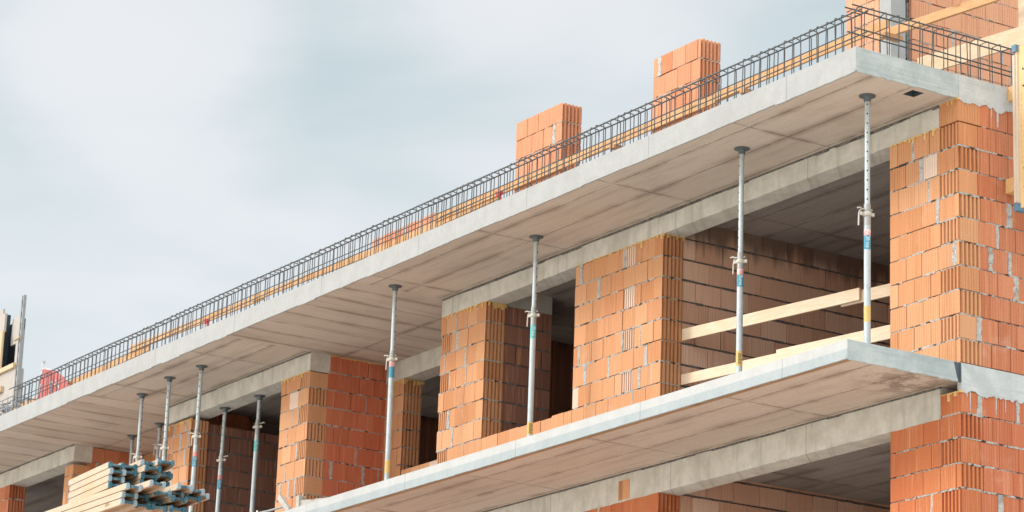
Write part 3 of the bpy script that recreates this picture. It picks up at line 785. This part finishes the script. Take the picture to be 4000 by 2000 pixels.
prop(-2.647, -.722, H, 1.49, 'steel prop in front of the stained room wall with a lettered yellow band', (.35,.51,'doka'), (1.21,1.34,'blue','Eurex'), -1.15, lever=LV)
prop(-6.805, -.625, H, 1.78, 'steel prop in front of the window opening with a teal sticker', (.34,.49,'doka'), (1.50,1.66,'teal','20 top'), .85, lever=LV)
prop(-9.773, -.814, H, 1.79, 'steel prop at the right side of the recess with a blue smear', (.33,.49,None), (1.55,1.69,'blue',None), .9, tilt=(-.02,.0), lever=LV)
prop(-15.197, -.791, H, 1.73, 'tallest steel prop of the left group, right of the timber stack', None, (1.30,1.44,'blue','20 top'), -.5, tilt=(.05,.0), lever=LV)
prop(-16.126, -.834, H, 1.71, 'middle steel prop behind the right end of the timber stack', None, None, -.5, lever=LV)
prop(-17.339, -.682, H, 1.80, 'left steel prop behind the timber stack', None, None, .6, lever=LV)
prop(-20.015, .445, H, 2.02, 'shorter looking dark headed prop at the left, deep in the left recess', None, None, .6, lever=LV)
prop(-18.944, .40, H, 2.37, 'dark headed prop just left of the middle prop, deep in the left recess', None, None, .6, lever=LV)
prop(-16.288, .166, 2.485, 1.71, 'left prop of the two under the lintel, with a red and blue sticker', None, (1.28,1.42,'blue','Eurex'), -.7, tilt=(.06,0), lever=math.radians(210), hook=False)
prop(-15.261, .189, 2.485, 2.03, 'right prop of the two under the lintel, with a curved handle', None, (1.67,1.82,'teal','20 top'), .7, tilt=(.04,0), lever=math.radians(210), hook=False)

# ------------------------------------------------------------------ reinforcement cages on the slab edge
ZS = H+.25
def stirrup_pts(c, ax_, hgt, w, lean, twist, hook):
    """open stirrup: front leg, rounded top, rear leg; ax_ points from the front leg to the rear leg"""
    A = Vector(ax_); c = Vector(c); L = Vector((-A.y, A.x, 0))
    f0 = c+L*lean; f1 = c+Vector((0,0,hgt)); b1 = c+A*w+L*twist+Vector((0,0,hgt-.004)); b0 = c+A*w+L*(twist+lean*.6)
    up = Vector((0,0,1))
    return [f0-up*.02, f1-up*.02, f1-up*.005+A*.004, f1+A*.016, b1-A*.02, b1-A*.006-up*.006, b1-up*.026, b0-up*.02]

def cage(label, p0, direction, L, w, n, ztop, bars, seed, group):
    d = Vector(direction); A = Vector((-d.y, d.x, 0)) if True else None
    p0 = Vector(p0); r = random.Random(seed)
    root = empty('rebar_cage', p0, label, 'rebar cage', group)
    sp = L/n
    for i in range(n):
        s = (i+.5)*sp+r.uniform(-.022,.022)
        m = MB(); m.tube(stirrup_pts(p0+d*s, A, ztop+r.uniform(-.008,.008), w, r.uniform(-.022,.022), r.uniform(-.03,.03), True), .0056, 6)
        m.build('stirrup', M['stirrup'], root)
        if r.random() < .0: pass
    for (t, z, s0, s1, rad) in bars:
        m = MB(); k = max(2, int((s1-s0)/1.2)); P = []
        for i in range(k+1):
            s = s0+(s1-s0)*i/k; P.append(p0+d*s+A*(t+r.uniform(-.004,.004))+Vector((0,0,z+r.uniform(-.006,.006))))
        m.tube(P, rad, 7); m.build('long_bar', M['rebar'], root)
    # binding wire ends
    m = MB()
    for i in range(0, n):
        s = (i+.5)*sp
        if r.random() < .5:
            q = p0+d*s+A*r.choice((.0,w))+Vector((0,0,r.choice((ztop-.02,.225))))
            m.tube([q, q+Vector((r.uniform(-.03,.03), r.uniform(-.03,.03), r.uniform(-.05,.02)))], .0016, 4)
    m.build('tie_wire', M['rebar'], root)
    return root
G = 'steel reinforcement cages along the roof slab edge'
CT = .44
def fbars(L, a=0, b=0):
    return [(.012,CT-.012,-a,L+b,.0092), (.108,CT-.014,-a,L+b,.0092), (.004,.215,-a*.6,L+b*.7,.0066), (.118,.222,-a*.8,L+b*.6,.0066)]
cage('reinforcement cage along the front roof edge at the right, ending at the corner', (-7.45,-1.245,ZS), (1,0,0), 7.35, .12, 54, CT, fbars(7.35, .95, .06), 1, G)
cage('middle reinforcement cage along the front roof edge, in front of the low brick stub', (-16.35,-1.245,ZS), (1,0,0), 8.9, .12, 66, CT, fbars(8.9, .25, .35), 2, G)
cage('reinforcement cage along the front roof edge at the far left', (-20.9,-1.245,ZS), (1,0,0), 4.5, .12, 33, CT-.01, fbars(4.5, .2, .25), 3, G)
cage('reinforcement cage along the right roof edge, ending behind the plywood panel', (-.09,-1.24,ZS), (0,1,0), 3.2, .13, 21, .50,
     [(.012,.487,-.05,3.2,.0085), (.118,.487,-.05,3.2,.0085), (.012,.24,-.02,3.2,.0078), (.118,.235,-.02,3.2,.0078)], 4, G)

# ------------------------------------------------------------------ boards
def board(name, A, B, hgt, th, mat, label, group=None, cat='board'):
    """plank on edge from A to B (top edge), thickness th horizontally"""
    A, B = Vector(A), Vector(B); d = (B-A); L = d.length; d.normalize(); s = Vector((-d.y, d.x, 0)).normalized()
    m = MB(); c = (A+B)/2; upd = s.cross(d); upd = upd if upd.z > 0 else -upd
    m.obox(c-upd*hgt*.5, d*L*.5, s*th*.5, upd*hgt*.5)
    o = m.build(name, mat); o.location = A
    for v in o.data.vertices: v.co -= A
    return tag(o, label, cat, group)
GB = 'guard boards along the roof edge'
board('guard_board', (-4.05,-.06,3.905), (-1.02,-.06,3.895), .095, .03, M['board_o'], 'guard board from the right tall brick stub to the right corner', GB)
board('guard_board', (-6.7,-.055,3.91), (-3.62,-.03,3.905), .10, .03, M['board_o'], 'guard board crossing the front of the right tall brick stub', GB)
board('guard_board', (-10.1,-.06,3.915), (-6.12,-.035,3.91), .10, .03, M['board_o'], 'guard board crossing the front of the left tall brick stub', GB)
board('guard_board', (-11.85,-.06,3.80), (-8.6,-.03,3.865), .085, .03, M['board_o'], 'orange guard board crossing the low broken brick stub', GB)
board('guard_board', (-15.2,-.05,3.91), (-11.4,-.03,3.835), .085, .03, M['board_o'], 'thin guard board left of the low broken brick stub', GB)
board('guard_board', (-19.2,-.06,3.96), (-14.9,-.03,3.90), .10, .03, M['board_o'], 'guard board held by the left red clamp', GB)
board('guard_board', (-24.0,-.05,3.79), (-18.6,-.03,3.875), .10, .03, M['board_o'], 'guard board running left past the red tarpaulin', GB)
board('guard_board', (-2.0,.62,4.195), (-.30,.84,4.195), .10, .04, M['board_o'], 'upper sloping looking guard board at the top right corner', GB)
board('guard_board', (-1.55,.80,3.80), (.25,1.08,3.80), .205, .03, M['board_m'], 'broad guard board behind the right edge cage', GB)
board('guard_post', (-.285,1.10,5.3), (-.01,1.145,5.3), 2.3, .03, M['board_m'], 'upright board at the top right corner of the photo', None, 'post')
GI = 'boards across the large opening'
board('rail_board', (-5.095,.30,1.423), (-2.45,.735,1.423), .135, .025, M['board'], 'left half of the railing board across the large opening', GI)
board('rail_board', (-2.75,.725,1.405), (-.9,1.03,1.405), .135, .025, M['board'], 'right half of the railing board, ending behind the corner pier', GI)
board('rail_board', (-5.10,.30,.889), (-2.6,.68,.889), .12, .025, M['board'], 'left low board just above the lower slab in the large opening', GI)
board('rail_board', (-3.55,.47,.905), (-.9,.90,.905), .15, .025, M['board'], 'right low board just above the lower slab in the large opening', GI)
for x, lab in ((-16.55,'red clamp at the left lap of the guard boards'), (-8.53,'red clamp beside the left tall brick stub')):
    root = empty('red_clamp', (x,-.09,3.62), lab, 'clamp', 'red clamps on the guard boards')
    m = MB(); m.tube([(x-.06,-.10,3.84),(x+.02,-.10,3.82),(x+.05,-.10,3.72),(x+.03,-.10,3.62)], .017, 7); m.build('clamp_arm', M['red'], root)
    m = MB(); m.obox((x+.02,-.10,3.80), (.05,0,.012), (0,.02,0), (-.004,0,.02)); m.build('clamp_jaw', M['red'], root)
for x, z, lab in ((-6.05,3.86,'short wooden bracket under the guard boards right of the left tall stub'), (-3.50,3.85,'short wooden bracket under the guard boards right of the right tall stub'), (-1.08,3.80,'short wooden bracket at the right end of the front guard boards')):
    m = MB(); m.box(x-.035, x+.06, -.10, .14, z-.10, z-.055); o = m.build('wood_bracket', M['board_cut']); tag(o, lab, 'bracket', 'wooden brackets under the guard boards')

# ------------------------------------------------------------------ formwork panel propped off the right hand wall
px, py = .20, .57
fp = empty('formwork_panel', (px,py,1.6), 'yellow plywood formwork panel with blue corners at the right edge of the photo', 'panel')
m = MB(); m.box(px+.055, px+1.25, py+.012, py+.03, 1.64, 3.36); m.build('plywood_sheet', M['panel'], fp)
m = MB()
m.box(px, px+.03, py-.02, py+.10, 1.70, 3.27); m.box(px+.03, px+.055, py-.005, py+.09, 1.64, 3.345)
m.build('panel_frame', M['panel_rim'], fp)
for z0, z1, off in ((3.30,3.375,.0), (1.61,1.69,.0)):
    m = MB(); m.obox((px+.03,py+.03,(z0+z1)/2), (.030,0,0), (0,.056,0), (0,0,(z1-z0)/2)); m.build('corner_cap', M['capslate'], fp)
m = MB()
for z in (3.10,2.92,2.05,1.85): m.tube([(px+.125,py+.015,z),(px+.125,py+.0085,z)], .011, 10)
m.build('screw_hole_row', M['black'], fp)
m = MB(); rr = random.Random(9)     # worn stencil print, no longer legible
for i in range(14):
    z = 2.85-i*.055; w = rr.uniform(.006,.012)
    m.box(px+.095-w, px+.095+w, py+.0075, py+.0125, z-.014, z-.009)
    m.box(px+.095-w, px+.095-w+.004, py+.0075, py+.0125, z-.03, z-.014)
m.build('worn_stencil', M['panel_rim'], fp)
for (xx, yy, z, lab) in ((.012,.60,2.93,'upper wooden spacer block behind the plywood panel'), (.012,.55,1.93,'lower wooden spacer block behind the plywood panel')):
    m = MB(); m.box(xx, xx+.20, yy+.06, yy+.16, z-.075, z+.075); o = m.build('spacer_block', M['board_y']); tag(o, lab, 'spacer', 'wooden spacer blocks behind the plywood panel')

# ------------------------------------------------------------------ stacked timber formwork beams
def h_beam(x0, x1, y, z, rotz, pivot, label, capmat, group):
    """H section beam lying on its side: flanges stand left and right of the flat web"""
    ca, sa = math.cos(rotz), math.sin(rotz)
    def tr(p): dx, dy = p[0]-pivot[0], p[1]-pivot[1]; return (pivot[0]+dx*ca-dy*sa, pivot[1]+dx*sa+dy*ca, p[2])
    root = tag(empty('timber_beam', tr((x0,y,z)), label, 'timber beam', group), kind='thing')
    def bx(name, a, b, c, d_, e, f, mat, bev=0):
        m = MB()
        if bev:
            n0 = .012
            pts = [(a,c,e+n0),(a,c+n0,e),(a,d_-n0,e),(a,d_,e+n0),(a,d_,f-n0),(a,d_-n0,f),(a,c+n0,f),(a,c,f-n0)]
            P = [tr(p) for p in pts]+[tr((b,p[1],p[2])) for p in pts]
            m.solid(P, [tuple(range(7,-1,-1)), tuple(range(8,16))]+[(i,(i+1)%8,8+(i+1)%8,8+i) for i in range(8)])
        else:
            P = [tr(p) for p in ((a,c,e),(b,c,e),(b,d_,e),(a,d_,e),(a,c,f),(b,c,f),(b,d_,f),(a,d_,f))]
            m.solid(P, [(0,3,2,1),(4,5,6,7),(0,1,5,4),(1,2,6,5),(2,3,7,6),(3,0,4,7)])
        return m.build(name, mat, root)
    for c in (y, y+.16):
        f = bx('flange', x0+.03, x1-.035, c, c+.04, z, z+.072, M['flange'])
        bx('end_cap', x1-.035, x1, c-.001, c+.041, z-.001, z+.074, M[capmat], 1); bx('end_cap', x0, x0+.03, c-.001, c+.041, z-.001, z+.074, M['capgrey'], 1)
    bx('web', x0+.03, x1-.035, y+.04, y+.16, z+.026, z+.053, M['web'])
    bx('web_end', x1-.035, x1-.012, y+.04, y+.16, z+.025, z+.054, M['capblue'])
    return root
GS = 'yellow timber formwork beams in the stack at the lower left'
rs = random.Random(21); LY = .0825; zt = -.020
names_u = ['topmost timber beam on the near side of the stack', 'second timber beam from the top on the near side of the stack',
           'third timber beam from the top on the near side of the stack', 'bright yellow fourth timber beam on the near side of the stack']
names_l = ['fifth timber beam from the top, first of the longer lower bundle', 'sixth timber beam from the top on the near side of the stack', 'lowest timber beam on the near side of the stack']
cell = ['second', 'third', 'fourth', 'fifth']; lay = ['top', 'second', 'third', 'fourth', 'fifth', 'sixth', 'lowest']
for k in range(4):
    z = zt-LY*(k+1); xr = -9.90+(.0, .05, .02, .04)[k]
    for j in range(4):
        e = 0 if j == 0 else rs.uniform(-.36,.14)
        if j == 3 and k == 3: continue
        lab = names_u[k] if j == 0 else f'timber beam in the {lay[k]} layer of the stack, {cell[j-1]} from its near side'
        h_beam(xr-1.36, xr+e, -4.50+j*.205+(rs.uniform(-.01,.01) if j else 0), z+(LY*.5*(j%2) if k or j != 3 else 0)-(LY*.5 if j == 2 and k else 0)*0, math.radians(-4)+(rs.uniform(-.035,.03) if j else 0), (-9.9,-4.5), lab, rs.choice(('capblue','capblue','capgrey')), GS)
z = zt+.002      # loose beams on top and pulled out of the bundle
h_beam(-11.0, -9.93, -4.09, z+.004, math.radians(-4), (-9.9,-4.5), 'single loose timber beam lying on top of the stack', 'capgrey', GS)
h_beam(-11.1, -9.80, -3.92, z+.012, math.radians(-7), (-9.9,-4.3), 'second loose timber beam on top of the stack, at its far side', 'capblue', GS)
for k in range(3):
    z = zt-.335-LY*(k+1)-.012; xr = -9.33+(.0,-.10,-.11)[k]
    for j in range(5):
        e = 0 if j == 0 else rs.uniform(-.36,.20)
        lab = names_l[k] if j == 0 else f'timber beam in the {lay[4+k]} layer of the stack, {cell[j-1]} from its near side'
        h_beam(xr-2.9, xr+e, -4.52+j*.207, z+LY*.42*(j%2)*(0 if k == 2 else 1), rs.uniform(-.008,.008) if j else 0, (-9.3,-4.5), lab, rs.choice(('capblue','capblue','capgrey')), GS)
for j, (xa, xb, y) in enumerate(((-11.3,-9.30,-3.88), (-11.2,-9.42,-3.67), (-11.0,-9.62,-3.50))):
    h_beam(xa, xb, y, zt-.335-.010, math.radians(-1.5+j), (-9.3,-3.8), ['loose timber beam resting on the lower bundle beside the upper one', 'loose timber beam near the far top edge of the lower bundle', 'farthest loose timber beam on the lower bundle, drawn back from the others'][j], 'capgrey', GS)
# bearer and scaffold that carry the stack
zb = zt-.335-LY*3-.014
for i, x in enumerate((-10.80,-12.0)):
    r_ = empty('bearer_beam', (x,-4.65,zb-.10), ['blue ended bearer under the right part of the timber stack', 'blue ended bearer under the left part of the timber stack'][i], 'bearer', 'bearers under the timber stack'); r_['kind'] = 'thing'
    m = MB(); m.box(x-.04, x+.04, -4.60, -3.30, zb-.085, zb-.004); m.build('timber', M['flange'], r_)
    m = MB(); m.box(x-.042, x+.042, -4.63, -4.60, zb-.087, zb-.002); m.build('end_cap', M['capblue'], r_)
sc_ = empty('scaffold_tower', (-11.4,-4.0,GZ), 'scaffold tower carrying the timber beam stack at the lower left', 'scaffold')
m = MB()
for x in (-12.0,-10.8):
    for y in (-4.5,-3.5): m.tube([(x,y,GZ),(x,y,zb-.19)], .024, 10)
    m.tube([(x,-4.7,zb-.115),(x,-3.2,zb-.115)], .024, 10)
for z in (-2.5,-4.5,-6.5):
    for x in (-12.0,-10.8): m.tube([(x,-4.5,z),(x,-3.5,z)], .024, 8)
    for y in (-4.5,-3.5): m.tube([(-12.0,y,z),(-10.8,y,z)], .024, 8)
m.build('frame', M['galv'], sc_)

# ------------------------------------------------------------------ offcuts on the lower slab, below the recess pier
def offcut(c, ax_, ay, az, name, label, mat='offcut', cat='timber offcut'):
    m = MB(); m.obox((0,0,0), ax_, ay, az); o = m.build(name, M[mat]); o.location = c
    return tag(o, label, cat, 'rubbish on the lower slab below the recess')
offcut((-11.70,-1.20,.19), Vector((.145,0,-.115)), (0,.02,0), Vector((.022,0,.028)), 'timber_offcut', 'grey board leaning diagonally on the lower slab edge')
offcut((-11.27,-1.19,.10), (.035,0,0), (0,.05,0), (0,0,.125), 'timber_offcut', 'short upright grey wood block on the lower slab edge')
offcut((-11.02,-1.10,.115), (.23,.10,0), Vector((-.008,.02,0)), (0,0,.045), 'timber_offcut', 'grey board lying beside the upright wood block')
offcut((-11.10,-1.16,.03), (.22,.05,0), (-.006,.03,0), (0,0,.025), 'timber_offcut', 'lowest grey board lying flat on the lower slab edge')
root = empty('metal_bar', (-12.05,-1.2,.1), 'thin grey steel bar lying near the diagonal board', 'bar', 'rubbish on the lower slab below the recess')
m = MB(); m.tube([(-12.5,-1.2,.17),(-12.1,-1.2,.155),(-11.70,-1.2,.15)], .016, 8); m.build('rod', M['greysteel'], root)
m = MB(); m.tube([(-12.55,-1.22,.19),(-12.44,-1.2,.13),(-12.48,-1.18,.21)], .014, 6); m.build('fork', M['white'], root)

# ------------------------------------------------------------------ far left: red tarpaulin, column formwork, clutter
root = empty('red_tarpaulin', (-22.3,-.1,ZS), 'faded red tarpaulin with a white hem and lettering, on the roof at the left', 'tarpaulin')
def tarp_pt(u, v):      # u 0..1 left to right, v 0..1 bottom to top
    z0, z1 = 3.25, 4.318
    zl = z0+v*(z1-z0); xl = -22.84+.49*v                           # left edge
    xr = -21.12-.20*v-1.03*max(0.0, v-.42)**1.0*1.75*v                # right edge curls in towards the peak
    x = xl+(xr-xl)*u
    return Vector((x, -.12-.22*math.sin(u*math.pi)*(1-.7*v)+.03*math.sin(u*9+v*4), zl-.10*u*v))
def sheet(v0, v1, mat, name, off=0):
    m = MB(); nu, nv = 14, 10
    g = [[tarp_pt(i/nu, v0+(v1-v0)*j/nv) for i in range(nu+1)] for j in range(nv+1)]
    k = (nu+1)*(nv+1); A = [p for row in g for p in row]; B = [p+Vector((0,.012,0)) for p in A]
    F = []
    for j in range(nv):
        for i in range(nu):
            a, b, c, d_ = j*(nu+1)+i, j*(nu+1)+i+1, (j+1)*(nu+1)+i+1, (j+1)*(nu+1)+i
            F.append((a,b,c,d_)); F.append((k+a,k+d_,k+c,k+b))
    m.solid(A+B, F, 0, True); return m.build(name, mat, root)
sheet(0, .87, M['redcloth'], 'cloth'); sheet(.87, 1.0, M['whitecloth'], 'hem')
m = MB()      # the worn white strokes of the print
for (u0, v0, u1, v1, w) in ((.14,.35,.16,.62,.05), (.30,.72,.31,.84,.06), (.36,.36,.36,.60,.07), (.60,.34,.63,.62,.05), (.63,.62,.72,.52,.04), (.80,.36,.78,.6,.05), (.70,.30,.8,.33,.04)):
    P = [tarp_pt(u0+(u1-u0)*i/5, v0+(v1-v0)*i/5)+Vector((0,-.006,0)) for i in range(6)]
    m.tube(P, w*.28, 6)
m.build('lettering', M['whitecloth'], root)

cf = empty('column_formwork', (-25.7,.6,ZS), 'tall grey and wooden column formwork at the left edge of the photo', 'formwork')
m = MB(); m.box(-26.75,-26.60,.62,.94,3.0,6.16); m.box(-26.75,-26.0,.94,.98,3.0,5.98); m.build('panel', M['cavity_shade'], cf)
m = MB(); m.prism([(-26.7,.56),(-25.94,.56),(-25.94,.60),(-26.7,.60)], 5.66, 6.0); m.prism([(-26.7,.56),(-26.05,.56),(-26.05,.60),(-26.7,.60)], 6.0, 6.10); m.build('panel', M['greypanel'], cf)
m = MB(); m.prism([(-25.92,.70),(-25.52,.70),(-25.52,.73),(-25.92,.73)], 5.42, 5.90); m.box(-25.60,-25.52,.70,.74,5.90,5.99); m.build('panel', M['greypanel'], cf)
m = MB(); m.box(-26.7,-25.90,.52,.56, 4.97,5.66); m.build('timber_plank', M['dustwood'], cf)
m = MB(); m.box(-25.44,-25.24,.60,.66, 3.0,5.58); m.build('edge_profile', M['greypanel'], cf)
m = MB(); m.box(-26.7,-25.24,.50,.60, 4.87,4.95); m.build('clamp_band', M['dustwood'], cf)
m = MB(); m.box(-26.7,-25.70,.49,.60, 4.52,4.62); m.build('clamp_band', M['dustwood'], cf)
m = MB(); m.box(-26.7,-25.22,.55,.70, 3.0,4.87); m.build('lower_box', M['greypanel'], cf)
m = MB(); m.box(-26.7,-25.95,.50,.548, 3.0,4.50); m.build('timber_plank', M['dustwood'], cf)
wp = empty('steel_waler', (-25.15,.55,ZS), 'slim perforated grey steel waler standing up beside the column formwork', 'waler')
m = MB(); m.box(-25.23,-25.205,.55,.60,3.0,6.16); m.box(-25.155,-25.13,.55,.60,3.0,6.16); m.box(-25.205,-25.155,.585,.60,3.0,6.16)
for i in range(9): z = 4.4+i*.21; m.box(-25.205,-25.155,.56,.585,z,z+.09)
m.build('channel', M['greysteel'], wp)
m = MB(); m.tube([(-25.25,.5,5.35),(-25.0,.5,5.36)], .018, 7); m.build('tie_rod', M['web'], wp)
m = MB(); m.tube([(-25.2,.5,4.9),(-24.95,.5,4.88)], .010, 6); m.build('tie_rod', M['web'], wp)
# steel clamps and couplers piled behind the end of the cage
rc = random.Random(31)
root = empty('clamp_crate', (-22.2,-1.1,ZS), 'crate of jumbled grey steel clamps at the left end of the roof edge', 'crate')
m = MB()
x0, x1, y0, y1, z0, z1 = -23.6, -20.95, -1.22, -.80, ZS, 3.30
for z in (z0+.02, (z0+z1)/2, z1):
    m.tube([(x0,y0,z),(x1,y0,z),(x1,y1,z),(x0,y1,z)], .012, 6, closed=True)
for i in range(14):
    x = x0+(x1-x0)*i/13; m.tube([(x,y0,z0),(x,y0,z1)], .008, 5)
m.build('wire_cage', M['greysteel'], root)
m = MB()
for i in range(130):
    c = Vector((rc.uniform(x0+.1,x1-.1), rc.uniform(y0+.06,y1-.06), rc.uniform(z0+.03,z1+.03)))
    a = rc.uniform(0,6.28); d_ = Vector((math.cos(a), math.sin(a), rc.uniform(-.7,.7))).normalized()
    if rc.random() < .5: m.tube([c-d_*.09, c+d_*.09], .018, 6)
    else: m.obox(c, d_*.06, Vector((-d_.y,d_.x,0))*.03, (0,0,.012))
m.build('clamp_pile', M['greysteel'], root)['kind'] = 'stuff'
